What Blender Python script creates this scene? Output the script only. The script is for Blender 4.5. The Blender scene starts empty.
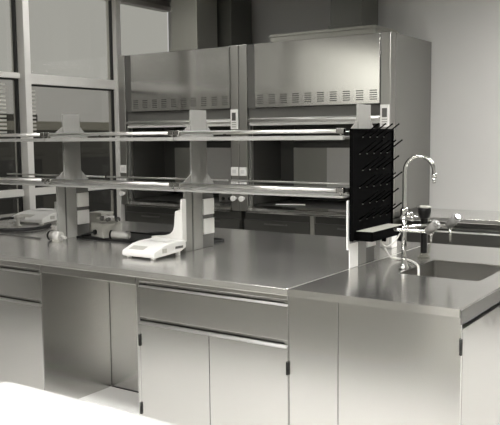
import bpy, bmesh, math
from mathutils import Vector, Matrix
sc = bpy.context.scene
COL = sc.collection
PI = math.pi

# ------------------------------------------------------------------ materials
def mat(name, color, rough=.5, metal=0.0, spec=.5, noise=0.0, scale=(1, 1, 1), aniso=0.0, rvar=0.0, bump=0.0, emit=None, coat=0.0):
    m = bpy.data.materials.new(name); m.use_nodes = True
    nt = m.node_tree; b = nt.nodes['Principled BSDF']
    b.inputs['Base Color'].default_value = (*color, 1)
    b.inputs['Roughness'].default_value = rough
    b.inputs['Metallic'].default_value = metal
    b.inputs['Specular IOR Level'].default_value = spec
    b.inputs['Anisotropic'].default_value = aniso
    b.inputs['Coat Weight'].default_value = coat
    if noise or rvar or bump:
        tc = nt.nodes.new('ShaderNodeTexCoord'); mp = nt.nodes.new('ShaderNodeMapping')
        mp.inputs['Scale'].default_value = scale
        n = nt.nodes.new('ShaderNodeTexNoise'); n.inputs['Scale'].default_value = 1; n.inputs['Detail'].default_value = 4
        nt.links.new(tc.outputs['Object'], mp.inputs['Vector']); nt.links.new(mp.outputs['Vector'], n.inputs['Vector'])
        if noise:
            mx = nt.nodes.new('ShaderNodeMix'); mx.data_type = 'RGBA'
            mx.inputs['A'].default_value = (*[c*(1-noise) for c in color], 1)
            mx.inputs['B'].default_value = (*[min(1, c*(1+noise)) for c in color], 1)
            nt.links.new(n.outputs['Fac'], mx.inputs['Factor']); nt.links.new(mx.outputs['Result'], b.inputs['Base Color'])
        if rvar:
            mr = nt.nodes.new('ShaderNodeMapRange')
            mr.inputs['To Min'].default_value = max(0.02, rough-rvar); mr.inputs['To Max'].default_value = rough+rvar
            nt.links.new(n.outputs['Fac'], mr.inputs['Value']); nt.links.new(mr.outputs['Result'], b.inputs['Roughness'])
        if bump:
            bp = nt.nodes.new('ShaderNodeBump'); bp.inputs['Strength'].default_value = bump; bp.inputs['Distance'].default_value = .002
            nt.links.new(n.outputs['Fac'], bp.inputs['Height']); nt.links.new(bp.outputs['Normal'], b.inputs['Normal'])
    if emit:
        b.inputs['Emission Color'].default_value = (*color, 1); b.inputs['Emission Strength'].default_value = emit
    return m
ST = (.515, .509, .492)
M = {}
M['steel'] = mat('brushed steel', ST, .24, 1, noise=.015, scale=(1.5, 1.5, 1.5))
M['steel_top'] = mat('worn steel worktop', (.70, .69, .665), .22, .87, noise=.02, scale=(1.0, 3.5, 2), rvar=.05)
M['steel_sink_top'] = mat('sink worktop steel', (.62, .61, .59), .2, .94, noise=.02, scale=(1.0, 3.5, 2), rvar=.05)
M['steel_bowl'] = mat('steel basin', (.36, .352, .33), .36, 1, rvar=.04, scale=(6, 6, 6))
M['steel_hood'] = mat('hood steel', (.475, .470, .455), .14, 1, noise=.02, scale=(90, 90, 2), rvar=.02)
M['stile'] = mat('satin steel stile', (.39, .384, .365), .30, 1, noise=.02, scale=(60, 60, 2), rvar=.02)
M['hood_grey'] = mat('grey enamelled hood frame', (.125, .123, .113), .55, 0, .3, noise=.03, scale=(4, 4, 4))
M['rack_steel'] = mat('rack steel', (.27, .266, .25), .5, 0, .3, noise=.03, scale=(40, 40, 3))
M['lip'] = mat('steel lip', (.5, .494, .475), .36, 1, noise=.02, scale=(3, 20, 20))
M['knob'] = mat('grey knob plastic', (.17, .166, .155), .45, noise=.03, scale=(30, 30, 30))
M['edge_dark'] = mat('steel edge with dark reflection', (.15, .147, .138), .4, .3, noise=.03, scale=(20, 20, 20))
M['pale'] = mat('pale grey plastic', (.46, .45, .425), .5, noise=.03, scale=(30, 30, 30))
M['chrome'] = mat('chrome', (.55, .545, .525), .17, 1, rvar=.03, scale=(30, 30, 30))
M['rail'] = mat('polished rail', (.80, .79, .765), .33, 1, noise=.02, scale=(3, 20, 20))
M['alu_white'] = mat('pale painted aluminium', (.62, .608, .58), .4, noise=.03, scale=(6, 6, 2))
M['gasket'] = mat('black rubber gasket', (.012, .012, .011), .6, noise=.1, scale=(20, 20, 20))
M['black'] = mat('matt black board', (.002, .002, .002), .9, spec=.03, noise=.1, scale=(60, 60, 60))
M['black_gloss'] = mat('black plastic', (.008, .008, .0075), .4, spec=.25, noise=.1, scale=(40, 40, 40))
M['white'] = mat('white plastic', (.70, .692, .67), .42, noise=.02, scale=(20, 20, 20))
M['white_top'] = mat('white solid worktop', (.36, .357, .348), .5, noise=.02, scale=(5, 5, 5))
M['cream'] = mat('off white plate', (.86, .85, .82), .45, noise=.03, scale=(30, 30, 30))
M['grey_plastic'] = mat('grey plastic', (.42, .41, .37), .5, noise=.04, scale=(30, 30, 30))
M['dark_grey'] = mat('dark grey plastic', (.10, .098, .09), .45, noise=.05, scale=(20, 20, 20))
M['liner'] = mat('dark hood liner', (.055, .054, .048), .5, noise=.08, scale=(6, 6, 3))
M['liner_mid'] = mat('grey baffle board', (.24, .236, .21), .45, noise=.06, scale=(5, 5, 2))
M['base_dark'] = mat('dark grey base cabinet enamel', (.05, .049, .044), .4, noise=.05, scale=(6, 6, 6))
M['hinge'] = mat('black hinge', (.02, .02, .018), .4, .5, noise=.1, scale=(30, 30, 30))
M['wall'] = mat('pale grey plaster', (.46, .454, .438), .8, noise=.02, scale=(3, 3, 3), bump=.05)
M['ceiling'] = mat('ceiling board', (.30, .296, .28), .9, noise=.03, scale=(3, 3, 3))
M['floor'] = mat('pale vinyl floor', (.92, .91, .885), .45, noise=.04, scale=(3, 3, 3))
M['duct'] = mat('galvanised duct', (.33, .325, .29), .45, .6, noise=.08, scale=(4, 4, 1.5))
M['duct_dark'] = mat('dark duct sheet', (.10, .10, .088), .42, .5, noise=.1, scale=(4, 4, 1.5))
M['cable'] = mat('black cable', (.006, .006, .006), .6, noise=.1, scale=(30, 30, 30))
M['hose'] = mat('white hose', (.75, .74, .70), .35, noise=.03, scale=(30, 30, 30))
M['facade'] = mat('far facade render', (.11, .108, .098), .9, noise=.06, scale=(1, 1, 1))
M['facade_light'] = mat('far parapet', (.36, .35, .30), .9, noise=.05, scale=(1, 1, 1))
M['facade_glass'] = mat('far dark window', (.03, .03, .028), .3, noise=.1, scale=(1, 1, 1))
M['lamp_fill'] = mat('fill lamp diffuser', (1, .99, .965), .5, emit=14.0)
M['lamp_wall'] = mat('wall lamp diffuser', (1, .99, .965), .5, emit=125.0)
M['lamp'] = mat('lamp diffuser', (1, .99, .965), .5, emit=57.0)
def glass(name, tint, refl=.08):
    m = bpy.data.materials.new(name); m.use_nodes = True; nt = m.node_tree
    nt.nodes.remove(nt.nodes['Principled BSDF'])
    out = nt.nodes['Material Output']
    t = nt.nodes.new('ShaderNodeBsdfTransparent'); t.inputs['Color'].default_value = (*tint, 1)
    g = nt.nodes.new('ShaderNodeBsdfGlossy'); g.inputs['Roughness'].default_value = .03
    fc = nt.nodes.new('ShaderNodeLayerWeight'); fc.inputs['Blend'].default_value = .5
    pw = nt.nodes.new('ShaderNodeMath'); pw.operation = 'POWER'; pw.inputs[1].default_value = 5
    nt.links.new(fc.outputs['Facing'], pw.inputs[0])
    lw = nt.nodes.new('ShaderNodeMath'); lw.operation = 'MULTIPLY_ADD'; lw.inputs[1].default_value = .45; lw.inputs[2].default_value = .035
    nt.links.new(pw.outputs[0], lw.inputs[0])
    mx = nt.nodes.new('ShaderNodeMixShader')
    nt.links.new(lw.outputs[0], mx.inputs[0]); nt.links.new(t.outputs[0], mx.inputs[1]); nt.links.new(g.outputs[0], mx.inputs[2])
    nt.links.new(mx.outputs[0], out.inputs['Surface'])
    return m
M['glass'] = glass('window glass', (.86, .86, .83))
M['glass_low'] = glass('tinted window glass', (.72, .715, .69))
M['clear'] = glass('clear plastic', (.92, .92, .88))

# ------------------------------------------------------------------ mesh builder
class MB:
    def __init__(s): s.bm = bmesh.new()
    def _merge(s, b, smooth=False, bevel=0, seg=2):
        if bevel:
            bmesh.ops.bevel(b, geom=[e for e in b.edges if len(e.link_faces) == 2 and e.calc_face_angle(0) > .5],
                            offset=bevel, segments=seg, profile=.6, affect='EDGES', clamp_overlap=True)
        if smooth:
            for f in b.faces: f.smooth = True
        me = bpy.data.meshes.new('tmp'); b.to_mesh(me); b.free(); s.bm.from_mesh(me); bpy.data.meshes.remove(me)
        return s
    def box(s, x0, x1, y0, y1, z0, z1, bevel=.0025, seg=2, rot=None):
        b = bmesh.new(); bmesh.ops.create_cube(b, size=1)
        c = Vector(((x0+x1)/2, (y0+y1)/2, (z0+z1)/2))
        for v in b.verts: v.co = Vector((v.co.x*(x1-x0), v.co.y*(y1-y0), v.co.z*(z1-z0)))
        if bevel: bevel = min(bevel, .45*min(abs(x1-x0), abs(y1-y0), abs(z1-z0)))
        if rot: bmesh.ops.rotate(b, verts=b.verts, cent=(0, 0, 0), matrix=rot)
        for v in b.verts: v.co += c
        return s._merge(b, False, bevel, seg)
    def prism(s, pts, axis, a0, a1, bevel=0.002, seg=2, smooth=False):
        """closed outline pts (2D) extruded along axis between a0 and a1; 2D = the other two axes in x,y,z order"""
        b = bmesh.new()
        def mk(p, a):
            if axis == 'x': return (a, p[0], p[1])
            if axis == 'y': return (p[0], a, p[1])
            return (p[0], p[1], a)
        v0 = [b.verts.new(mk(p, a0)) for p in pts]; v1 = [b.verts.new(mk(p, a1)) for p in pts]
        n = len(pts)
        b.faces.new(v0); b.faces.new(v1[::-1])
        for i in range(n): b.faces.new((v0[i], v1[i], v1[(i+1) % n], v0[(i+1) % n]))
        bmesh.ops.recalc_face_normals(b, faces=b.faces)
        return s._merge(b, smooth, bevel, seg)
    def cyl(s, p, q, r, r2=None, seg=20, cap=True):
        p, q = Vector(p), Vector(q); d = q-p
        b = bmesh.new()
        bmesh.ops.create_cone(b, cap_ends=cap, segments=seg, radius1=r, radius2=r if r2 is None else r2, depth=d.length)
        for f in b.faces:
            if len(f.verts) == 4: f.smooth = True
        R = d.to_track_quat('Z', 'Y').to_matrix().to_4x4()
        bmesh.ops.transform(b, matrix=Matrix.Translation((p+q)/2) @ R, verts=b.verts)
        return s._merge(b)
    def sphere(s, c, r, sz=(1, 1, 1)):
        b = bmesh.new(); bmesh.ops.create_uvsphere(b, u_segments=18, v_segments=12, radius=r)
        for v in b.verts: v.co = Vector((v.co.x*sz[0], v.co.y*sz[1], v.co.z*sz[2])) + Vector(c)
        return s._merge(b, True)
    def lathe(s, prof, c, seg=24):
        b = bmesh.new(); rings = []
        for r, z in prof:
            rings.append([b.verts.new((c[0]+r*math.cos(2*PI*i/seg), c[1]+r*math.sin(2*PI*i/seg), c[2]+z)) for i in range(seg)])
        for a, d in zip(rings, rings[1:]):
            for i in range(seg):
                f = b.faces.new((a[i], a[(i+1) % seg], d[(i+1) % seg], d[i])); f.smooth = True
        b.faces.new(rings[0][::-1]); b.faces.new(rings[-1])
        return s._merge(b)
    def tube(s, pts, r, seg=12, sub=6):
        P = [Vector(p) for p in pts]
        if sub > 1 and len(P) > 2:                       # Catmull-Rom
            Q = []
            for i in range(len(P)-1):
                a = P[i-1] if i else P[0]*2-P[1]; b_, c = P[i], P[i+1]; d = P[i+2] if i+2 < len(P) else P[-1]*2-P[-2]
                for k in range(sub):
                    t = k/sub
                    Q.append(.5*((2*b_)+(c-a)*t+(2*a-5*b_+4*c-d)*t*t+(3*b_-a-3*c+d)*t**3))
            Q.append(P[-1]); P = Q
        b = bmesh.new(); rings = []; up = Vector((.13, .31, .94)).normalized()
        for i, p in enumerate(P):
            t = (P[min(i+1, len(P)-1)]-P[max(i-1, 0)]).normalized()
            u = (up - t*up.dot(t))
            if u.length < .05: u = t.orthogonal()
            u.normalize(); up = u; w = t.cross(u)
            rings.append([b.verts.new(p+r*(u*math.cos(2*PI*k/seg)+w*math.sin(2*PI*k/seg))) for k in range(seg)])
        for a, d in zip(rings, rings[1:]):
            for k in range(seg):
                f = b.faces.new((a[k], a[(k+1) % seg], d[(k+1) % seg], d[k])); f.smooth = True
        b.faces.new(rings[0][::-1]); b.faces.new(rings[-1])
        bmesh.ops.recalc_face_normals(b, faces=b.faces)
        return s._merge(b)
    def build(s, name, m, parent=None, origin=None):
        me = bpy.data.meshes.new(name); 
        if origin is not None: bmesh.ops.translate(s.bm, verts=s.bm.verts, vec=-Vector(origin))
        s.bm.to_mesh(me); s.bm.free(); me.materials.append(M[m])
        o = bpy.data.objects.new(name, me); COL.objects.link(o)
        if parent: o.parent = parent
        elif origin is not None: o.location = origin
        return o

def tag(o, label, cat, group=None, kind=None):
    if label: o['label'] = label
    if cat: o['category'] = cat
    if group: o['group'] = group
    if kind: o['kind'] = kind
    return o
def thing(name, label, cat, loc=(0, 0, 0), rz=0, group=None):
    o = bpy.data.objects.new(name, None); o.empty_display_size = .1; COL.objects.link(o)
    o.location = loc; o.rotation_euler = (0, 0, rz)
    return tag(o, label, cat, group)
def copy_tree(o, parent=None):
    c = o.copy(); COL.objects.link(c)
    if parent: c.parent = parent
    for ch in list(o.children): copy_tree(ch, c)
    return c
def struct(mb, name, m, parent=None):
    o = mb.build(name, m, parent)
    if not parent: o['kind'] = 'structure'
    return o
def B(*a, **k): return MB().box(*a, **k)
class At:      # builds parts from world coordinates under a root that stands at loc
    def __init__(s, root): s.root = root; s.o = root.location.copy()
    def __call__(s, mb, name, m, parent=None, label=None):
        o = mb.build(name, m, parent or s.root, s.o)
        if label: o['label'] = label
        return o

# ------------------------------------------------------------------ setting
XL, XR, YB, YF, ZC = -4.8, 1.7, 4.0, -5.6, 3.12
struct(B(XL-.3, XR+.3, YF-.3, YB+.3, -.1, 0, bevel=0), 'floor', 'floor')
struct(B(XL-.2, XR+.3, YF-.3, YB+.2, ZC, ZC+.1, bevel=0), 'ceiling', 'ceiling')
struct(B(XL-.02, XR+.3, YB, YB+.2, 0, ZC, bevel=0), 'wall_back', 'wall')
struct(B(XL-.3, XR+.3, YF-.2, YF, 0, ZC, bevel=0), 'wall_front', 'wall')
wl = MB(); wl.box(XL-.2, XL, YF, YB, 0, .45, bevel=0); wl.box(XL-.2, XL, YF, YB, 3.06, ZC, bevel=0)
wl.box(XL-.2, XL, YF, -5.4, .45, 3.06, bevel=0)
struct(wl, 'wall_left', 'wall')
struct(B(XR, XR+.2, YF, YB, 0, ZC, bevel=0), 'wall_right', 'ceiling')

# left curtain wall: bays between mullions
mull = [-5.4, -.58, .62, 1.82, 3.062]
Z0, T0, T1, T2, T3, Z1 = .45, 1.05, 1.115, 2.09, 2.185, 3.06
for i in range(len(mull)):
    y0 = mull[i]; y1 = mull[i+1] if i+1 < len(mull) else YB
    T2 = 2.134 if i == 2 else 2.09
    fr = MB(); fr.box(XL-.08, XL+(.058 if i == 4 else .10), y0, y0+.07, Z0, Z1, bevel=.004)             # mullion
    a, b = y0+.07, y1
    fr.box(XL-.08, XL+.03, a, b, T0, T1, bevel=.004); fr.box(XL-.08, XL+.03, a, b, T2, T3, bevel=.004)
    fr.box(XL-.08, XL+.03, a, b, Z0, Z0+.06, bevel=.004); fr.box(XL-.08, XL+.03, a, b, Z1-.05, Z1, bevel=.004)
    wn = struct(fr, 'window_%d' % (i+1), 'alu_white')
    g = MB()
    g.box(XL-.03, XL+.006, y0-(.012 if i == 4 else .021), y0-.001, Z0, Z1, bevel=0)
    g.box(XL-.03, XL+.012, a, b-.027, T2-.016, T2-.001, bevel=0); g.box(XL-.03, XL+.012, a, b-.027, T0-.016, T0-.001, bevel=0)
    struct(g, 'gasket', 'gasket', wn)
    for z0, z1, gm in ((Z0+.055, T0, 'glass_low'), (T1, T2-.01, 'glass_low'), (T3, Z1-.04, 'glass')):
        struct(B(XL-.025, XL-.019, a, b-.02, z0, z1, bevel=0), 'pane', gm, wn)
    if i in (2, 3):                                                             # venetian blind slats behind the pane edge
        b0, b1 = ((a+.02, 1.655), (a+.035, a+.105))[i-2]
        bl = MB(); z = T2-.06
        while z > 1.62: bl.box(XL+.008, XL+.024, b0, b1, z-.009, z+.009, bevel=0); z -= .036
        struct(bl, 'blind', 'grey_plastic', wn)
# beyond the window
bd = thing('building', 'grey building block with a pale parapet outside the windows', 'building', (-13, 3, -4)); P = At(bd)
P(B(-16, -13, -14, 18, -4, 1.78, bevel=0), 'wall', 'facade')
P(B(-16, -12.95, -14, 18, 1.78, 1.98, bevel=.02), 'parapet', 'facade_light')
P(B(-15, -13.6, 7.8, 9.6, 1.981, 2.16, bevel=.03), 'roof_unit', 'facade')
for k in range(6):
    f = P(B(-13.03, -12.96, 1.2+k*2.2, 2.6+k*2.2, -.6, 1.2, bevel=.01), 'window', 'facade')
    P(B(-12.97, -12.95, 1.28+k*2.2, 2.52+k*2.2, -.52, 1.12, bevel=0), 'pane', 'facade_glass', f)

# ------------------------------------------------------------------ ducts over the hoods
def duct(x0, x1, y0, y1, z0, m, label, flange=True):
    t = thing('exhaust_duct', label, 'duct', ((x0+x1)/2, (y0+y1)/2, z0)); Q = At(t)
    Q(B(x0, x1, y0, y1, z0, ZC-.001, bevel=.006), 'duct_body', m)
    if flange: Q(B(x0-.015, x1+.015, y0-.015, y1+.015, z0, z0+.03, bevel=.003), 'flange', m)
    return Q
HZ = 2.436
duct(-4.08, -3.755, 3.16, 3.5, HZ+.001, 'duct', 'pale grey square exhaust duct rising from the far hood')
q = duct(-3.96, -3.62, 3.55, 3.93, HZ+.001, 'duct_dark', 'dark exhaust duct standing behind the pale square duct on the far hood')
q(B(-3.94, -3.86, 3.515, 3.55, 2.62, 2.71, bevel=.01), 'damper_handle', 'black_gloss')
duct(-2.46, -2.14, 3.5, 3.85, 2.56, 'duct_dark', 'dark exhaust duct on the plenum box above the nearer hood')
t = thing('duct_plenum', 'low grey plenum box lying on the nearer hood roof', 'duct', (-2.4, 3.6, HZ)); Q = At(t)
Q(B(-3.08, -1.98, 3.44, 3.93, HZ+.001, 2.559, bevel=.006), 'plenum_box', 'duct')
Q(B(-3.09, -1.97, 3.43, 3.94, 2.53, 2.545, bevel=.002), 'seam_flange', 'duct')

# ------------------------------------------------------------------ fume hoods
HW, HD = 1.53, .92
def make_hood(label):
    t = thing('fume_hood', label, 'fume hood', (0, 0, 0), 0, None)
    def p(mb, name, m, par=None): return mb.build(name, m, par or t)
    p(B(-.025, 0, .10, HD, .93, HZ, bevel=.004), 'side_panel', 'hood_grey')
    p(B(-HW, -HW+.025, .10, HD, .93, HZ, bevel=.004), 'side_panel', 'hood_grey')
    p(B(-HW+.026, -.026, .03, HD, HZ-.02, HZ-.001, bevel=.002), 'roof_panel', 'hood_grey')
    for i, (a, b) in enumerate(((-.09, 0), (-HW, -HW+.09))):
        s = p(B(a, b, 0, .11, .88, HZ, bevel=.006, seg=3), 'stile', 'stile')
        c = (a+b)/2
        for z0, z1 in ((1.215, 1.297), (1.12, 1.173)):
            k = MB(); k.box(c-.040, c+.040, -.014, 0, z0, z1, bevel=.004)
            k2 = p(k, 'socket', 'cream', s)
            p(B(c-.022, c+.022, -.0155, -.013, (z0+z1)/2-.018, (z0+z1)/2+.018, bevel=.001), 'socket_insert', 'white', s)
        kn = MB(); kn.cyl((c, -.02, 1.0), (c, 0, 1.0), .014); kn.cyl((c, -.05, 1.0), (c, -.02, 1.0), .026, .022)
        p(kn, 'valve_knob', 'cream', s)
        if i == 0:
            cp = p(B(c-.040, c+.040, -.012, 0, 1.655, 1.84, bevel=.004), 'controller', 'cream', s)
            p(B(c-.022, c+.022, -.0145, -.011, 1.735, 1.81, bevel=.001), 'screen', 'dark_grey', s)
            bt = MB()
            for r in range(3): bt.box(c-.024, c+.024, -.014, -.011, 1.672+r*.02, 1.682+r*.02, bevel=.001)
            p(bt, 'keypad', 'grey_plastic', s)
    p(B(-HW+.091, -1.349, .012, .05, 1.845, HZ-.003, bevel=.003), 'filler_panel', 'hood_grey')
    fp = p(B(-1.348, -.093, -.004, .03, 1.85, HZ-.004, bevel=.004), 'front_panel', 'steel_hood')
    for k in range(10):
        v = MB(); x = -1.287+k*.1262
        for r in range(5): v.box(x-.034, x+.034, -.0055, -.003, 1.884+r*.0185, 1.892+r*.0185, bevel=.0005)
        p(v, 'vent', 'base_dark', fp)
    p(B(-HW+.091, -.091, .03, .08, 1.755, 1.845, bevel=.003), 'lintel', 'hood_grey')
    s = p(B(-HW+.11, -.095, .012, .05, 1.685, 1.712, bevel=.004), 'sash', 'alu_white')
    h = MB(); h.cyl((-HW+.105, .004, 1.735), (-.093, .004, 1.735), .014); h.box(-HW+.11, -.095, .012, .045, 1.713, 1.754, bevel=.004)
    p(h, 'sash_handle', 'rail', s)
    p(B(-HW+.11, -.095, .052, .056, 1.71, 2.40, bevel=0), 'sash_glass', 'glass', s)
    for x in (-HW+.092, -.108): p(B(x, x+.016, .02, .06, .93, 1.755, bevel=.002), 'sash_track', 'hood_grey')
    # interior
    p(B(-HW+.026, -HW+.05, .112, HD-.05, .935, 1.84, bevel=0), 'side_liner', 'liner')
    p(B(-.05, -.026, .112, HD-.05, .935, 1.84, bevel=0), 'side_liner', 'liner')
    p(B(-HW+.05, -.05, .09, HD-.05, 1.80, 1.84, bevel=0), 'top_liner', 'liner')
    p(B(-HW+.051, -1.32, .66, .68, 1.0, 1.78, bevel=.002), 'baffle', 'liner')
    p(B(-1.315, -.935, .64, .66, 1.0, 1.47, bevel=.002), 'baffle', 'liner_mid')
    p(B(-.93, -.06, .62, .64, 1.0, 1.47, bevel=.002), 'baffle', 'pale')  # graded baffle tones put the reflected light at the right into colour
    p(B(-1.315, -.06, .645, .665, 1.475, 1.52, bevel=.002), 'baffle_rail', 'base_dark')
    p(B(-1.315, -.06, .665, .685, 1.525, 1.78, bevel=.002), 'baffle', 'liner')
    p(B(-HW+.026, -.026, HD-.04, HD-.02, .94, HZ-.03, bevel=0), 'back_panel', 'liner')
    p(B(-HW+.001, -.001, .112, HD, .885, .929, bevel=.003), 'hood_worktop', 'base_dark')
    af = MB(); af.prism([(-.03, .872), (-.03, .892), (.0, .918), (.10, .93), (.10, .885), (.0, .872)], 'x', -HW+.091, -.091, bevel=.003)
    p(af, 'airfoil', 'steel_hood')
    bc = p(B(-HW+.02, -.02, .06, HD, .10, .870, bevel=.003), 'base_carcass', 'base_dark')  # dark steel base; shade behind the island bench is in the colour too
    for a, b in ((-HW+.025, -.79), (-.735, -.025)):
        d = p(B(a, b, .035, .058, .12, .80, bevel=.003), 'door', 'base_dark')
        hh = MB(); hh.box((a+b)/2-.12, (a+b)/2+.12, .015, .022, .76, .772); hh.box((a+b)/2-.12, (a+b)/2-.11, .02, .036, .76, .772); hh.box((a+b)/2+.11, (a+b)/2+.12, .02, .036, .76, .772)
        p(hh, 'door_handle', 'dark_grey', d)
    p(B(-.785, -.74, .035, .058, .12, .868, bevel=.003), 'centre_post', 'duct')
    p(B(-HW+.05, -.05, .10, HD, 0, .099, bevel=0), 'plinth', 'base_dark')
    return t
hood = make_hood('steel fume hood with a brightly lit vented panel beside the white wall')
hood.location = (-1.67, 3.07, 0)
h2 = copy_tree(hood); h2.location = (-1.67-HW-.006, 3.07, 0)
h2['label'] = 'dim grey fume hood with a vented panel beside the tall windows'
for h in (hood, h2): h['group'] = 'fume hoods along the back wall'
# apparatus in the far hood
t = thing('hotplate_stirrer', 'small dark hotplate stirrer standing inside the far fume hood', 'stirrer', (-3.52, 3.42, .930)); 
HS = lambda mb, n, m, par=None: mb.build(n, m, par or t)
HS(B(-.10, .10, -.12, .12, .001, .09, bevel=.012, seg=3), 'body', 'dark_grey')
HS(B(-.085, .085, -.08, .10, .09, .10, bevel=.003), 'hotplate', 'grey_plastic')
k = MB(); k.cyl((-.04, -.135, .04), (-.04, -.12, .04), .016); HS(k, 'dial', 'black_gloss')
k = MB(); k.cyl((.04, -.135, .04), (.04, -.12, .04), .016); HS(k, 'dial', 'black_gloss')
t = thing('retort_stand', 'grey retort stand with clamp and flask inside the far fume hood', 'stand', (-3.40, 3.60, .930))
RS = lambda mb, n, m, par=None: mb.build(n, m, par or t)
RS(B(-.09, .09, -.06, .06, .001, .016, bevel=.004), 'base', 'dark_grey')
k = MB(); k.cyl((0, .03, .015), (0, .03, .74), .007); RS(k, 'rod', 'rail')
k = MB(); k.cyl((0, .03, .55), (-.09, -.02, .55), .007); k.box(-.02, .02, .01, .05, .535, .565); RS(k, 'clamp', 'dark_grey')
RS(MB().lathe([(.004, .40), (.05, .405), (.062, .44), (.05, .49), (.018, .53), (.016, .60)], (-.10, -.03, 0)), 'flask', 'clear')
t = thing('glass_rod', 'thin pale stirring rod lying on the nearer hood worktop', 'rod', (-2.75, 3.30, .9395))
k = MB(); k.cyl((-.16, -.05, 0), (.10, .06, 0), .007); k.build('rod', 'cream', t)

# ------------------------------------------------------------------ wall bench right of the hoods
WB0, WB1 = -1.645, 1.69
tag(B(WB0, WB1, 3.235, 3.998, .862, .90, bevel=.004).build('worktop', 'steel_top', None, (0.02, 3.6, .862)), 'grey steel worktop running along the foot of the white wall', 'worktop')
def wall_cab(x0, x1, label):
    t = thing('base_cabinet', label, 'cabinet', ((x0+x1)/2, 3.6, 0), 0, 'cabinets under the wall worktop'); Q = At(t)
    Q(B(x0, x1, 3.33, 3.99, .1, .861, bevel=.002), 'carcass', 'base_dark')
    Q(B(x0+.03, x1-.03, 3.39, 3.98, .001, .099, bevel=0), 'plinth', 'base_dark')
    d = Q(B(x0+.004, x1-.004, 3.305, 3.329, .62, .80, bevel=.003), 'drawer', 'base_dark')
    lp = MB(); lp.prism([(3.305, .80), (3.329, .812), (3.329, .80)], 'x', x0+.004, x1-.004, bevel=.001); lp.box(x0+.004, x1-.004, 3.285, 3.306, .770, .782, bevel=.003)
    Q(lp, 'lip_handle', 'rail', d)
    m = (x0+x1)/2
    for a, b in ((x0+.004, m-.002), (m+.002, x1-.004)): Q(B(a, b, 3.305, 3.329, .12, .60, bevel=.003), 'door', 'base_dark')
wall_cab(WB0+.002, -.752, 'dark cabinet under the wall worktop, next to the nearer hood')
wall_cab(-.75, .15, 'dark cabinet under the wall worktop, behind the sink taps')

# ------------------------------------------------------------------ island bench: cabinets
BD = 1.726
def front_cab(root, x0, x1, ztop, sides, two_doors=True, hinges=()):
    Q = At(root)
    c = MB()
    c.box(x0, x0+.022, .004, BD-.03, .001, .864, bevel=.002); c.box(x1-.022, x1, .004, BD-.03, .001, .864, bevel=.002)
    c.box(x0+.022, x1-.022, .03, BD-.03, .10, .12, bevel=0); c.box(x0+.022, x1-.022, BD-.06, BD-.03, .10, .864, bevel=0)
    c.box(x0+.022, x1-.022, .03, .05, .60, .864, bevel=0)
    c.box(x0+.022, x1-.022, .07, .09, .001, .10, bevel=0)
    Q(c, 'carcass', 'steel')
    Q(B(x0+.024, x1-.003, .002, .028, ztop+.022, .864, bevel=.002), 'top_rail', 'steel')
    def front(name, a, b, z0, z1, lip=True):
        d = Q(B(a, b, 0, .022, z0, z1, bevel=.002), name, 'steel')
        if lip:
            k = .004 if name == 'door' else 0
            l = MB(); l.prism([(-.006-k, z1-.006-k), (-.006-k, z1-.004-k), (-.002, z1+.003), (.014, z1+.003), (.014, z1), (0, z1-.006-k)], 'x', a, b, bevel=.0015)
            Q(l, 'lip_handle', 'lip', d)
        return d
    front('drawer', x0+.026, x1-.003, .657, ztop)
    m = (x0+.026+x1-.003)/2
    ds = []
    for a, b in (((x0+.026, m-.0015), (m+.0015, x1-.003)) if two_doors else ((x0+.026, x1-.003),)):
        ds.append(front('door', a, b, .11, .632))
    for di, x, zs in hinges:
        for z in zs:
            h = MB(); h.cyl((x, -.004, z), (x, -.004, z+.06), .006, seg=12); h.box(x-.008, x+.008, -.003, .003, z, z+.06, bevel=.001)
            Q(h, 'hinge', 'hinge', ds[di])
t = thing('base_cabinet', 'steel base cabinet with one wide drawer over two doors, right of the open knee space', 'cabinet', (-1.26, .8, 0))
front_cab(t, -1.727, -.802, .822, 2, True, ((0, -1.704, (.14, .505)), (1, -.806, (.14, .50))))
t = thing('base_cabinet', 'steel base cabinet with drawer, left of the open knee space', 'cabinet', (-2.9, .8, 0))
front_cab(t, -3.38, -2.455, .812, 2, True)
# the left cabinet's fronts mirror: drawer ends at the stile next to the knee space
t = thing('knee_space_panel', 'flat steel back panel closing the open knee space under the bench', 'panel', (-2.09, .55, 0)); Q = At(t)
Q(B(-2.452, -1.730, .546, .562, .006, .86, bevel=.002), 'panel', 'steel')
Q(B(-2.452, -1.730, .540, .546, .001, .006, bevel=0), 'gasket', 'gasket')
# sink cabinet
t = thing('sink_cabinet', 'plain steel sink cabinet at the bench end, without drawers', 'cabinet', (-.4, .8, 0)); Q = At(t)
c = MB(); c.box(-.799, -.551, .003, .02, .001, .864, bevel=.002); c.box(-.799, -.78, .021, BD-.04, .001, .864, bevel=0)
c.box(-.799, -.03, BD-.06, BD-.04, .001, .864, bevel=0); c.box(-.551, -.03, .03, .045, .84, .864, bevel=0)
Q(c, 'carcass', 'steel')
d = Q(B(-.548, -.006, .002, .02, .09, .864, bevel=.002), 'door', 'steel')
for z in (.20, .715):
    h = MB(); h.cyl((-.004, -.003, z), (-.004, -.003, z+.065), .007, seg=12); h.box(-.012, .0, -.001, .006, z, z+.065, bevel=.001)
    Q(h, 'hinge', 'hinge', d)
Q(B(-.026, -.005, .022, BD-.04, .09, .815, bevel=.003), 'end_panel', 'stile')
Q(B(-.06, -.03, .022, BD-.06, .001, .834, bevel=0), 'recess_channel', 'base_dark')

# ------------------------------------------------------------------ island worktops
t = thing('worktop', 'long steel worktop of the island bench, left of the seam', 'worktop', (-2.8, .86, .866)); Q = At(t)
Q(B(XL+.01, -.8005, -.012, BD, .866, .90, bevel=.004, seg=3), 'top_sheet', 'steel_top')
Q(B(-2.452, -1.730, .003, .022, .822, .866, bevel=.002), 'apron', 'steel')
Q(B(XL+.01, -3.39, .02, BD-.05, .80, .865, bevel=.002), 'support_frame', 'steel')
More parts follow.
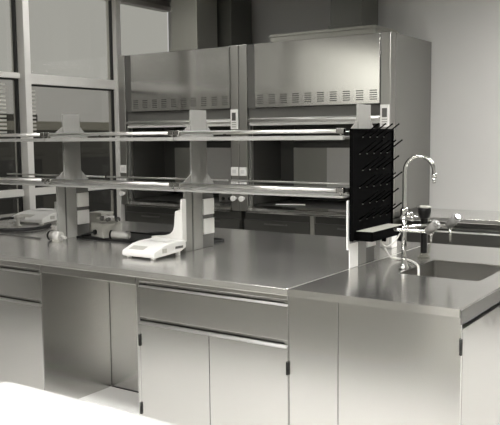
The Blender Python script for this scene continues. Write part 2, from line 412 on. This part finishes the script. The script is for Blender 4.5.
# sink worktop with rounded opening
SX0, SX1, SY0, SY1 = -.537, -.128, .605, 1.105
def rrect(x0, x1, y0, y1, r, n=6):
    pts = []
    for cx, cy, a0 in ((x1-r, y1-r, 0), (x0+r, y1-r, PI/2), (x0+r, y0+r, PI), (x1-r, y0+r, 1.5*PI)):
        for k in range(n+1):
            a = a0+k*PI/2/n; pts.append((cx+r*math.cos(a), cy+r*math.sin(a)))
    return pts
def plate_with_hole(outer, hole, z0, z1):
    b = bmesh.new(); es = []
    for pts in (outer, hole):
        vs = [b.verts.new((x, y, z1)) for x, y in pts]
        es += [b.edges.new((vs[i], vs[(i+1) % len(vs)])) for i in range(len(vs))]
    bmesh.ops.triangle_fill(b, edges=es, use_beauty=True)
    for f in b.faces:
        if f.normal.z < 0: f.normal_flip()
    r = bmesh.ops.extrude_face_region(b, geom=b.faces[:])
    for v in r['geom']:
        if isinstance(v, bmesh.types.BMVert): v.co.z = z0
    bmesh.ops.recalc_face_normals(b, faces=b.faces)
    return b
t = thing('sink_worktop', 'steel worktop end section holding the sink, right of the seam', 'worktop', (-.4, .86, .866)); Q = At(t)
mb = MB(); mb._merge(plate_with_hole(rrect(-.7995, -.006, -.012, BD, .006, 3), rrect(SX0, SX1, SY0, SY1, .018), .866, .90))
Q(mb, 'top_sheet', 'steel_sink_top')
Q(B(-.0055, .0, -.010, BD-.002, .838, .897, bevel=.002), 'edge_apron', 'edge_dark')  # end face coloured dark to stand for the dark reflection on it
Q(B(-.799, -.7925, -.011, BD-.002, .8985, .9006, bevel=.0005), 'seam_strip', 'rail')
# basin
b = bmesh.new(); rings = []
for (ins, z, r) in ((0, .899, .018), (.0, .88, .018), (.006, .70, .022), (.012, .672, .03), (.04, .655, .05), (.14, .650, .03)):
    rings.append([b.verts.new((x, y, z)) for x, y in rrect(SX0+.0005+ins, SX1-.0005-ins, SY0+.0005+ins, SY1-.0005-ins, r)])
for a, d in zip(rings, rings[1:]):
    n = len(a)
    for i in range(n):
        f = b.faces.new((a[i], a[(i+1) % n], d[(i+1) % n], d[i])); f.smooth = True
b.faces.new(rings[-1]); bmesh.ops.recalc_face_normals(b, faces=b.faces); bmesh.ops.reverse_faces(b, faces=b.faces)
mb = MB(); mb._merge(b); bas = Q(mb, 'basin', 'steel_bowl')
mb = MB(); mb.lathe([(.004, .0), (.04, .0), (.042, .003), (.03, .004), (.004, .002)], (-.33, .86, .6505)); Q(mb, 'drain', 'chrome', bas)

# ------------------------------------------------------------------ reagent rack
t = thing('reagent_rack', 'two-tier steel reagent rack standing along the middle of the island bench', 'rack', (-2.4, .75, .90)); Q = At(t)
def rack_post(x, top=1.745):
    p = Q(B(x-.016, x, .635, .70, .901, 1.262, bevel=.003), 'post', 'rack_steel')
    Q(B(x-.014, x-.004, .701, .713, .901, 1.262, bevel=0), 'slot_strip', 'base_dark', p)
    u = MB(); u.box(x-.016, x, .714, .805, .901, 1.262, bevel=.003); u.box(x-.013, x, .703, .80, 1.262, top, bevel=.003)
    Q(u, 'upright', 'rack_steel', p)
    Q(B(x-.05, x-.008, .806, .925, .901, 1.275, bevel=.003), 'raceway', 'dark_grey', p)
    Q(B(x-.015, x-.004, .801, .86, 1.29, top, bevel=.003), 'upper_plate', 'rack_steel', p)
    for z0, z1 in ((1.106, 1.204), (.985, 1.082)):
        s = MB(); s.box(x-.008, x+.004, .812, .918, z0, z1, bevel=.003); sk = Q(s, 'socket', 'cream', p)
    for zs in (1.285, 1.585):
        for y0, y1 in ((.702, .60), (.861, .93)):
            g = MB(); g.prism([(y0, zs), (y1, zs), (y1, zs+.010), (y0, zs+.075)], 'x', x-.012, x-.004, bevel=0)
            Q(g, 'gusset', 'rack_steel', p)
for x in (-.80, -1.90, -3.0, -4.1): rack_post(x)
Q(B(-.801, -.796, .60, .70, .902, 1.03, bevel=.002), 'cover_strip', 'cream', None, 'white cover strip on the end post')
Q(B(-.803, -.796, .575, .60, 1.0, 1.255, bevel=.002), 'cable_duct', 'cream', None, 'white cable duct on the end post')
ends = [-4.1, -3.0, -1.9, -.80]
for zs in (1.272, 1.572):
    for i in range(3):
        a, b = ends[i]+.004, ends[i+1]-.004
        sh = MB(); yb = 1.10 if zs < 1.4 else 1.05
        sh.box(a, b, .545, yb, zs-.002, zs+.006, bevel=.001)
        e0, e1 = (-.004, .008) if zs < 1.4 else (-.010, .012)
        sh.box(a, b, .540, .556, zs+e0, zs+e1, bevel=.002); sh.box(a, b, yb-.016, yb, zs-.010, zs+.010, bevel=.002)
        s = Q(sh, 'shelf', 'rack_steel')
        r = MB(); r.cyl((a+.01, .55, zs+.036), (b-.01, .55, zs+.036), .0095)
        Q(r, 'front_rail', 'rail', s)
        r = MB(); r.cyl((a+.01, yb-.008, zs+.032), (b-.01, yb-.008, zs+.032), .006)
        Q(r, 'back_rail', 'rail', s)
        for x in (a+.018, b-.018):
            c = MB(); c.box(x-.02, x+.02, .535, .565, zs+.022, zs+.050, bevel=.004); c.cyl((x, .55, zs+.01), (x, .55, zs+.03), .006)
            Q(c, 'rail_bracket', 'chrome', s)
# black bracket tips at the board end are part of the drying rack below

# ------------------------------------------------------------------ drying rack
BX = -.778
t = thing('drying_rack', 'black peg board drying rack with drip tray at the end of the reagent rack', 'drying rack', (BX, .83, 1.03)); Q = At(t)
Q(B(BX-.012, BX, .585, 1.085, 1.045, 1.612, bevel=.003), 'board', 'black')
ey = MB(); ey.box(BX-.0125, BX+.008, .583, .592, 1.045, 1.612, bevel=.002); ey.box(BX-.0125, BX+.008, 1.078, 1.087, 1.045, 1.612, bevel=.002); ey.box(BX-.0125, BX+.008, .583, 1.087, 1.606, 1.618, bevel=.002)
Q(ey, 'rim', 'black')
for zb in (1.31, 1.594): Q(B(BX-.035, BX-.012, .566, .70, zb-.012, zb+.008, bevel=.002), 'bracket', 'black_gloss')
four = (.706, .792, .879, .965); five = (.672, .757, .841, .926, 1.01)
for z, ys in ((1.578, four), (1.492, five), (1.407, four), (1.318, five), (1.232, four), (1.150, five)):
    for y in ys:
        pg = MB(); pg.cyl((BX, y, z), (BX+.088, y, z+.064), .0042, .0036, seg=10); pg.sphere((BX+.088, y, z+.064), .0045)
        o = Q(pg, 'peg', 'black')
        pc = MB(); pc.cyl((BX, y, z-.003), (BX+.004, y, z-.001), .0045, seg=10); Q(pc, 'peg_glint', 'liner', o)  # paler dot painted in as the highlight at each peg foot
TY0, TY1, TX = .625, 1.03, BX+.098
tr = MB(); tr.box(BX+.001, TX, TY0, TY1, 1.045, 1.055, bevel=.002)
for a in ((BX+.001, TX, TY0, TY0+.007), (BX+.001, TX, TY1-.007, TY1), (TX-.007, TX, TY0, TY1)): tr.box(*a, 1.047, 1.094, bevel=.002)
tr.box(BX+.001, TX, TY0, TY1, 1.086, 1.090, bevel=.001)
tr.cyl((BX+.06, .85, 1.02), (BX+.06, .85, 1.05), .012)
dt = Q(tr, 'drip_tray', 'black')
Q(B(BX+.004, TX-.002, TY0+.004, TY1-.004, 1.0905, 1.0955, bevel=.001), 'lit_tray_liner', 'grey_plastic', dt)  # lighter grey stands for light falling on the tray top

# ------------------------------------------------------------------ lab tap
FX, FY = -.560, .744
t = thing('lab_tap', 'tall chrome swan neck lab tap with two side valves in front of the sink', 'tap', (FX, FY, .90)); Q = At(t)
b = MB(); b.lathe([(.026, .001), (.026, .010), (.018, .022), (.014, .034), (.016, .05), (.011, .06)], (FX, FY, .90)); Q(b, 'base', 'chrome')
c = MB(); c.cyl((FX, FY, .94), (FX, FY, 1.20), .0125); Q(c, 'column', 'chrome')
c = MB(); c.lathe([(.013, 0), (.020, .004), (.020, .05), (.013, .062)], (FX, FY, 1.155)); c.lathe([(.012, 0), (.019, .004), (.019, .03), (.012, .036)], (FX, FY, 1.09)); Q(c, 'collar', 'chrome')
R = .0775
pts = [(FX, FY, 1.19), (FX, FY, 1.28), (FX, FY, 1.38)]+[(FX+R-R*math.cos(a), FY, 1.40+R*math.sin(a)) for a in [k*PI/8 for k in range(9)]]+[(FX+2*R, FY, 1.385)]
gn = Q(MB().tube(pts, .0105, seg=14, sub=4), 'swan_neck', 'chrome')
n = MB(); n.cyl((FX+2*R, FY, 1.372), (FX+2*R, FY, 1.395), .0125); n.cyl((FX+2*R, FY, 1.345), (FX+2*R, FY, 1.373), .007, .0085); Q(n, 'nozzle', 'chrome', gn)
v = MB(); v.cyl((FX, FY, 1.185), (FX+.03, FY-.02, 1.185), .010); v.sphere((FX+.036, FY-.022, 1.184), .021, (1, 1, .9)); v.cyl((FX+.045, FY-.026, 1.182), (FX+.09, FY-.03, 1.175), .005); v.cyl((FX+.055, FY-.03, 1.15), (FX+.055, FY-.03, 1.18), .008)
Q(v, 'side_valve', 'chrome')
def arm(pts, knob0, knob1, out, zb):
    a = Q(MB().tube(pts, .0105, seg=12, sub=3), 'arm', 'chrome')
    k = MB(); k.cyl(knob0, knob1, .022, .024); d = (Vector(knob1)-Vector(knob0)).normalized()
    k.cyl(Vector(knob1), Vector(knob1)+d*.006, .019, .016)
    Q(k, 'valve_knob', 'knob', a)
    c = MB(); e = Vector(knob1)+d*.006; c.cyl(e, e+d*.004, .012); Q(c, 'knob_cap', 'chrome', a)
    o = MB(); o.sphere(out, .014); o.cyl(out, (out[0], out[1], zb), .0075, .006); Q(o, 'outlet', 'chrome', a)
arm([(FX-.035, .72, 1.105), (FX+.0, .72, 1.105), (FX+.07, .72, 1.105), (-.41, .72, 1.105)], (-.425, .725, 1.105), (-.372, .70, 1.148), (-.407, .72, 1.10), 1.047)
arm([(FX, FY, 1.108), (FX+.01, .80, 1.112), (-.50, .89, 1.112), (-.395, .95, 1.111)], (-.40, .955, 1.113), (-.350, .93, 1.160), (-.392, .95, 1.105), 1.027)
Q(MB().tube([(FX-.035, .72, 1.105), (FX-.045, .735, 1.105), (FX-.03, .75, 1.106), (FX, FY, 1.107)], .0105, sub=4), 'link_pipe', 'chrome')

# ------------------------------------------------------------------ eyewash
EX, EY = -.608, 1.14
t = thing('eyewash_spray', 'black eyewash spray on a thick stem behind the tall tap', 'eyewash', (EX, EY, .90)); Q = At(t)
b = MB(); b.lathe([(.034, .001), (.034, .008), (.024, .016), (.020, .03)], (EX, EY, .90)); Q(b, 'base', 'clear')
c = MB(); c.lathe([(.016, .0), (.019, .004), (.019, .16), (.022, .20), (.024, .225)], (EX, EY, .928)); Q(c, 'stem', 'black_gloss')
c = MB(); c.lathe([(.018, 0), (.030, .008), (.036, .04), (.036, .058), (.030, .062)], (EX, EY, 1.120)); hd = Q(c, 'spray_head', 'black_gloss')
c = MB(); c.lathe([(.030, 0), (.038, .002), (.038, .008), (.028, .012)], (EX, EY, 1.180)); Q(c, 'dust_cap', 'grey_plastic', hd)
c = MB(); c.tube([(EX+.03, EY-.005, .93), (EX+.035, EY-.005, 1.0), (EX+.033, EY-.005, 1.12)], .006, sub=3); Q(c, 'feed_pipe', 'clear')
# hoses
t = thing('drain_hose', 'white hose curving over the worktop into the sink', 'hose', (-.6, .85, .90)); Q = At(t)
Q(MB().tube([(-.716, .83, 1.019), (-.712, .86, .97), (-.715, .93, .925), (-.695, .99, .909), (-.645, .985, .909), (-.575, .91, .911), (-.522, .83, .912), (-.488, .765, .903), (-.47, .72, .86), (-.462, .70, .80)], .0058, sub=6), 'tube', 'hose')
t = thing('feed_hose', 'thin pale looped hose between drip tray and tall tap', 'hose', (-.65, .78, 1.02)); Q = At(t)
Q(MB().tube([(-.715, .80, 1.042), (-.70, .785, 1.018), (-.665, .765, 1.005), (-.62, .75, 1.03), (-.580, .745, 1.085)], .0042, sub=6), 'tube', 'hose')
# outlet box on the bench behind the rack end
t = thing('outlet_box', 'white outlet box on the worktop behind the drying rack tray', 'outlet box', (-.945, 1.42, .90)); Q = At(t)
Q(B(-.985, -.905, 1.38, 1.46, .901, .985, bevel=.004), 'box', 'white')
Q(B(-.966, -.924, 1.377, 1.381, .925, .965, bevel=.001), 'socket', 'cream')

# ------------------------------------------------------------------ balances
def make_balance(label, column, k=1.0):
    t = thing('electronic_balance', label, 'balance')
    def p(mb, n, m, par=None):
        bmesh.ops.scale(mb.bm, vec=(k, k, min(k, 1.05)), verts=mb.bm.verts); return mb.build(n, m, par or t)
    W, D = .245, .28
    b = MB(); b.prism([(0, .018), (.012, .010), (.235, .026), (D, .044), (D, .078), (D-.012, .088), (.14, .084), (.085, .074), (.010, .047), (0, .038)], 'x', 0, W, bevel=.012, seg=3)
    bo = p(b, 'body', 'white')
    d = MB(); d.prism([(.022, .0500), (.064, .0648), (.064, .0672), (.022, .0524)], 'x', .035, .145, bevel=.001); p(d, 'display', 'grey_plastic', bo)
    d = MB(); d.box(W-.001, W+.0025, .075, .110, .034, .058, bevel=.001); p(d, 'label_plate', 'grey_plastic', bo)
    d = MB(); d.box(W-.001, W+.0025, .185, .25, .046, .060, bevel=.001); p(d, 'port', 'dark_grey', bo)
    pn = MB(); pn.box(.03, .20, .15, .255, .0885, .091, bevel=.001); pn.cyl((.115, .20, .07), (.115, .20, .089), .02); p(pn, 'weighing_pan', 'white')
    for x in (.03, W-.03):
        for y in (.03, D-.04):
            f = MB(); z1 = .02 if y < .1 else .036; f.cyl((x, y, .001), (x, y, z1), .014); p(f, 'foot', 'cream')
    if column:
        c = MB(); c.prism([(.214, .07), (.214, .322), (.202, .324), (.200, .262), (.188, .258), (.160, .250), (.154, .20), (.150, .160), (.140, .134), (.115, .114), (.075, .102), (.03, .096), (-.03, .092), (-.035, .07)], 'y', D+.002, D+.042, bevel=.003)
        p(c, 'display_column', 'alu_white')
    else:
        c = MB(); c.box(.155, .171, D-.06, D-.045, .09, .15, bevel=.003); c.box(.15, .19, D-.07, D-.035, .08, .098, bevel=.003); p(c, 'level_pin', 'white')
    return t
bal = make_balance('white electronic balance with a rear column, in front of the middle rack post', True)
bal.location = (-2.08, .275, .90); bal.rotation_euler = (0, 0, -.03)
bal2 = make_balance('white electronic balance at the far window end of the bench, beside black cables', False, 1.4)
bal2.location = (-4.13, 1.12, .90); bal2.rotation_euler = (0, 0, .15)
for o in (bal, bal2): o['group'] = 'electronic balances on the bench'

# ------------------------------------------------------------------ clutter on the bench
t = thing('equipment_tray', 'flat black tray under the grey metal box on the bench', 'tray', (-2.66, .9, .90)); Q = At(t)
tr = MB(); tr.box(-2.95, -2.44, .745, 1.12, .901, .906, bevel=.002)
for a in ((-2.95, -2.44, .745, .752), (-2.95, -2.44, 1.113, 1.12), (-2.95, -2.943, .745, 1.12), (-2.447, -2.44, .745, 1.12)): tr.box(*a, .902, .916, bevel=.002)
Q(tr, 'tray_body', 'black_gloss')
t = thing('pump_box', 'square grey metal box with black front socket on the black tray', 'box', (-2.80, .885, .9065), -.28)
PB = lambda mb, n, m, par=None: mb.build(n, m, par or t)
bx = PB(B(-.085, .085, -.075, .075, .0, .098, bevel=.008, seg=3), 'case', 'grey_plastic')
k = MB(); k.cyl((-.015, -.088, .036), (-.015, -.074, .036), .017); PB(k, 'front_socket', 'black_gloss', bx)
k = MB(); k.tube([(-.015, -.09, .036), (-.03, -.12, .03), (-.08, -.14, .016), (-.12, -.12, .012)], .006, sub=5); PB(k, 'plug_lead', 'cable', bx)
t = thing('pipe_clamp', 'tangled grey pipe fitting lying on top of the grey metal box', 'fitting', (-2.80, .90, 1.006), .0)
PC = lambda mb, n, m, par=None: mb.build(n, m, par or t)
k = MB(); k.cyl((-.10, 0, .016), (.10, .01, .016), .012); PC(k, 'pipe', 'grey_plastic')
k = MB(); k.sphere((-.05, 0, .022), .021, (1.1, 1, .8)); k.cyl((.02, -.03, .018), (.02, .04, .03), .013); k.sphere((.085, .01, .020), .019); PC(k, 'elbow', 'dark_grey')
k = MB(); k.cyl((-.02, -.01, .03), (.05, .005, .036), .009); PC(k, 'valve_stem', 'cream')
t = thing('cable_reel', 'small white roll with a black end lying right of the grey metal box', 'roll', (-2.60, .80, .9375), .1)
CR = lambda mb, n, m, par=None: mb.build(n, m, par or t)
k = MB(); k.cyl((-.055, -.0, 0), (.06, .02, 0), .029); k.cyl((.06, .02, 0), (.07, .022, 0), .027, .02); CR(k, 'drum', 'pale')
k = MB(); k.cyl((-.066, -.002, 0), (-.054, 0, 0), .031); k.cyl((-.07, -.003, 0), (-.064, -.002, 0), .018); CR(k, 'end_cap', 'black_gloss')
t = thing('storage_box', 'plain grey upright box behind the first rack post', 'box', (-3.03, 1.06, .90)); Q = At(t)
Q(B(-3.09, -2.965, 1.0, 1.12, .901, 1.035, bevel=.004), 'case', 'grey_plastic'); Q(B(-3.093, -2.962, .997, 1.123, 1.036, 1.052, bevel=.003), 'lid', 'grey_plastic')
def cable(label, pts, r, loc, m='cable', name='cable'):
    t = thing(name, label, 'cable', loc); Q = At(t); Q(MB().tube(pts, r, sub=8), 'sheath', m); return t
z = .9105
cable('thick black cable lying in front of the far balance', [(-4.0, .60, z+.004), (-3.85, .64, z+.004), (-3.70, .71, z+.004), (-3.56, .83, z+.004), (-3.56, .98, z+.004), (-3.66, 1.14, z+.004)], .0135, (-3.7, .7, .9))
cable('thin black cable rising to the grey bench tap beside the far balance', [(-4.4, .82, .915), (-4.2, .93, .93), (-4.02, 1.0, .955), (-3.93, 1.03, .965)], .011, (-4.2, .9, .9))
cable('thin grey cable trailing along the bench towards the white clamp', [(-3.75, .60, .905), (-3.5, .62, .905), (-3.3, .60, .905), (-3.13, .59, .905)], .0045, (-3.4, .6, .9), 'dark_grey')
cable('black cable coiled behind the white roll on the bench', [(-2.42, .98, .907), (-2.36, 1.08, .908), (-2.46, 1.22, .908), (-2.62, 1.24, .908), (-2.66, 1.16, .908), (-2.5, 1.14, .916), (-2.32, 1.2, .908), (-2.22, 1.30, .908)], .0065, (-2.4, 1.1, .9))
cable('black flat lead looping behind the nearer balance', [(-2.16, 1.02, .907), (-2.10, .98, .907), (-2.0, 1.02, .907), (-1.99, 1.14, .907), (-2.08, 1.17, .907), (-2.18, 1.12, .907)], .0065, (-2.25, 1.05, .9))
t = thing('bench_tap', 'stubby grey bench tap beside the far balance', 'tap', (-3.90, 1.03, .90)); Q = At(t)
k = MB(); k.lathe([(.03, .001), (.03, .006), (.013, .012), (.013, .05), (.020, .055), (.026, .07), (.020, .085), (.006, .088)], (-3.90, 1.03, .90)); Q(k, 'body', 'grey_plastic')
k = MB(); k.cyl((-3.93, 1.02, .965), (-3.85, 1.05, .965), .012); Q(k, 'spout', 'grey_plastic')
t = thing('hose_clamp', 'small white cylinder clamp with a black end at the first rack post', 'clamp', (-2.955, .572, .936), .0)
HC = lambda mb, n, m, par=None: mb.build(n, m, par or t)
k = MB(); k.cyl((-.045, 0, 0), (.045, 0, 0), .030); HC(k, 'drum', 'pale')
k = MB(); k.cyl((-.058, 0, 0), (-.044, 0, 0), .034); HC(k, 'end_cap', 'black_gloss')
k = MB(); k.cyl((.035, 0, -.002), (.10, -.01, -.006), .010); HC(k, 'lever', 'pale')
k = MB(); k.box(-.02, .04, -.02, .02, -.036, -.02, bevel=.003); HC(k, 'foot', 'grey_plastic')

# ------------------------------------------------------------------ white bench in the foreground
t = thing('bench', 'white-topped lab bench, its bare corner showing in the foreground', 'bench', (.8, -2.0, 0)); Q = At(t)
mb = MB(); mb.prism(rrect(-.808, 1.66, -2.45, -1.54, .045, 6), 'z', .835, .90, bevel=.028, seg=6); Q(mb, 'bench_top', 'white_top')
c = Q(B(-.76, 1.62, -2.40, -1.60, .10, .834, bevel=.003), 'carcass', 'alu_white')
Q(B(-.70, 1.58, -2.34, -1.65, .001, .099, bevel=0), 'plinth', 'dark_grey')
for k in range(4):
    x = -.755+k*.593
    Q(B(x, x+.588, -1.60, -1.578, .12, .83, bevel=.003), 'back_panel', 'alu_white')

t = thing('base_cabinet', 'long dark low cabinet bank across the aisle, left of the white bench', 'cabinet', (-2.95, -1.8, 0)); Q = At(t)
Q(B(-4.7, -.92, -2.44, -1.77, .08, .86, bevel=.003), 'carcass', 'base_dark')
Q(B(-4.66, -.96, -2.4, -1.83, .001, .079, bevel=0), 'plinth', 'base_dark')
Q(B(-4.72, -.90, -2.46, -1.74, .861, .90, bevel=.004), 'top', 'steel_top')
for k in range(5):
    x = -4.695+k*.755
    Q(B(x, x+.749, -1.77, -1.75, .10, .85, bevel=.003), 'door', 'liner_mid')

# ------------------------------------------------------------------ lamps
def lamp(x, y, label, m='lamp', ZC=ZC):
    t = thing('ceiling_light', label, 'ceiling light', (x, y, ZC), 0, 'ceiling lights'); Q = At(t)
    f = MB()
    f.box(x-.62, x+.62, y-.17, y-.15, ZC-.06, ZC-.001); f.box(x-.62, x+.62, y+.15, y+.17, ZC-.06, ZC-.001)
    f.box(x-.62, x-.60, y-.15, y+.15, ZC-.06, ZC-.001); f.box(x+.60, x+.62, y-.15, y+.15, ZC-.06, ZC-.001)
    Q(f, 'housing', 'white'); Q(B(x-.598, x+.598, y-.148, y+.148, ZC-.045, ZC-.03, bevel=0), 'diffuser', m)
for x, y, lb in ((-1.6, -.9, 'ceiling light panel over the aisle in front of the double-door cabinet'), (.3, -.9, 'ceiling light panel over the aisle in front of the sink cabinet'),
                 (-1.6, -2.9, 'ceiling light panel behind the dark cabinet bank'), (.3, -2.9, 'ceiling light panel behind the white bench')):
    lamp(x, y, lb)
lamp(-3.8, 1.9, 'added fill light panel on the ceiling, brightening the far balance', 'lamp_fill')  # unseen fill, added to lift the far balance and the worktop's back
lamp(.6, 2.45, 'rectangular ceiling light panel by the white wall', 'lamp_wall')

w = bpy.data.worlds.new('sky'); sc.world = w; w.use_nodes = True
nt = w.node_tree; bg = nt.nodes['Background']; bg.inputs['Color'].default_value = (.95, .935, .90, 1)
# even overcast sky with a glow added behind the camera for the hood's glare
az, el = math.radians(21.5), math.radians(4)
SUN = (-math.sin(az)*math.cos(el), -math.cos(az)*math.cos(el), math.sin(el))
tc = nt.nodes.new('ShaderNodeTexCoord')
dt = nt.nodes.new('ShaderNodeVectorMath'); dt.operation = 'DOT_PRODUCT'; dt.inputs[1].default_value = SUN
nt.links.new(tc.outputs['Generated'], dt.inputs[0])
mx = nt.nodes.new('ShaderNodeMath'); mx.operation = 'MAXIMUM'; mx.inputs[1].default_value = 0
nt.links.new(dt.outputs['Value'], mx.inputs[0])
pw = nt.nodes.new('ShaderNodeMath'); pw.operation = 'POWER'; pw.inputs[1].default_value = 200
nt.links.new(mx.outputs[0], pw.inputs[0])
ml = nt.nodes.new('ShaderNodeMath'); ml.operation = 'MULTIPLY_ADD'; ml.inputs[1].default_value = 5.2; ml.inputs[2].default_value = .53
nt.links.new(pw.outputs[0], ml.inputs[0]); nt.links.new(ml.outputs[0], bg.inputs['Strength'])

# ------------------------------------------------------------------ camera
yaw, pi_, r, f = math.radians(34.109), math.radians(-5.598), -.009, 771.1
F = Vector((-math.sin(yaw)*math.cos(pi_), math.cos(yaw)*math.cos(pi_), math.sin(pi_))); Rr = Vector((math.cos(yaw), math.sin(yaw), 0)); U = Rr.cross(F)
R2 = Rr*math.cos(r)+U*math.sin(r); U2 = -Rr*math.sin(r)+U*math.cos(r)
cam = bpy.data.cameras.new('camera'); co = bpy.data.objects.new('camera', cam); COL.objects.link(co)
cam.sensor_width = 36; cam.lens = f*36/500; cam.clip_start = .05; cam.clip_end = 200
mw = Matrix((( R2.x, U2.x, -F.x, .98), (R2.y, U2.y, -F.y, -2.931), (R2.z, U2.z, -F.z, 1.581), (0, 0, 0, 1)))
co.matrix_world = mw
sc.camera = co
sc.view_settings.view_transform = 'Standard'; sc.view_settings.look = 'None'; sc.view_settings.gamma = 1
sc.view_settings.use_curve_mapping = False; sc.view_settings.exposure = 0
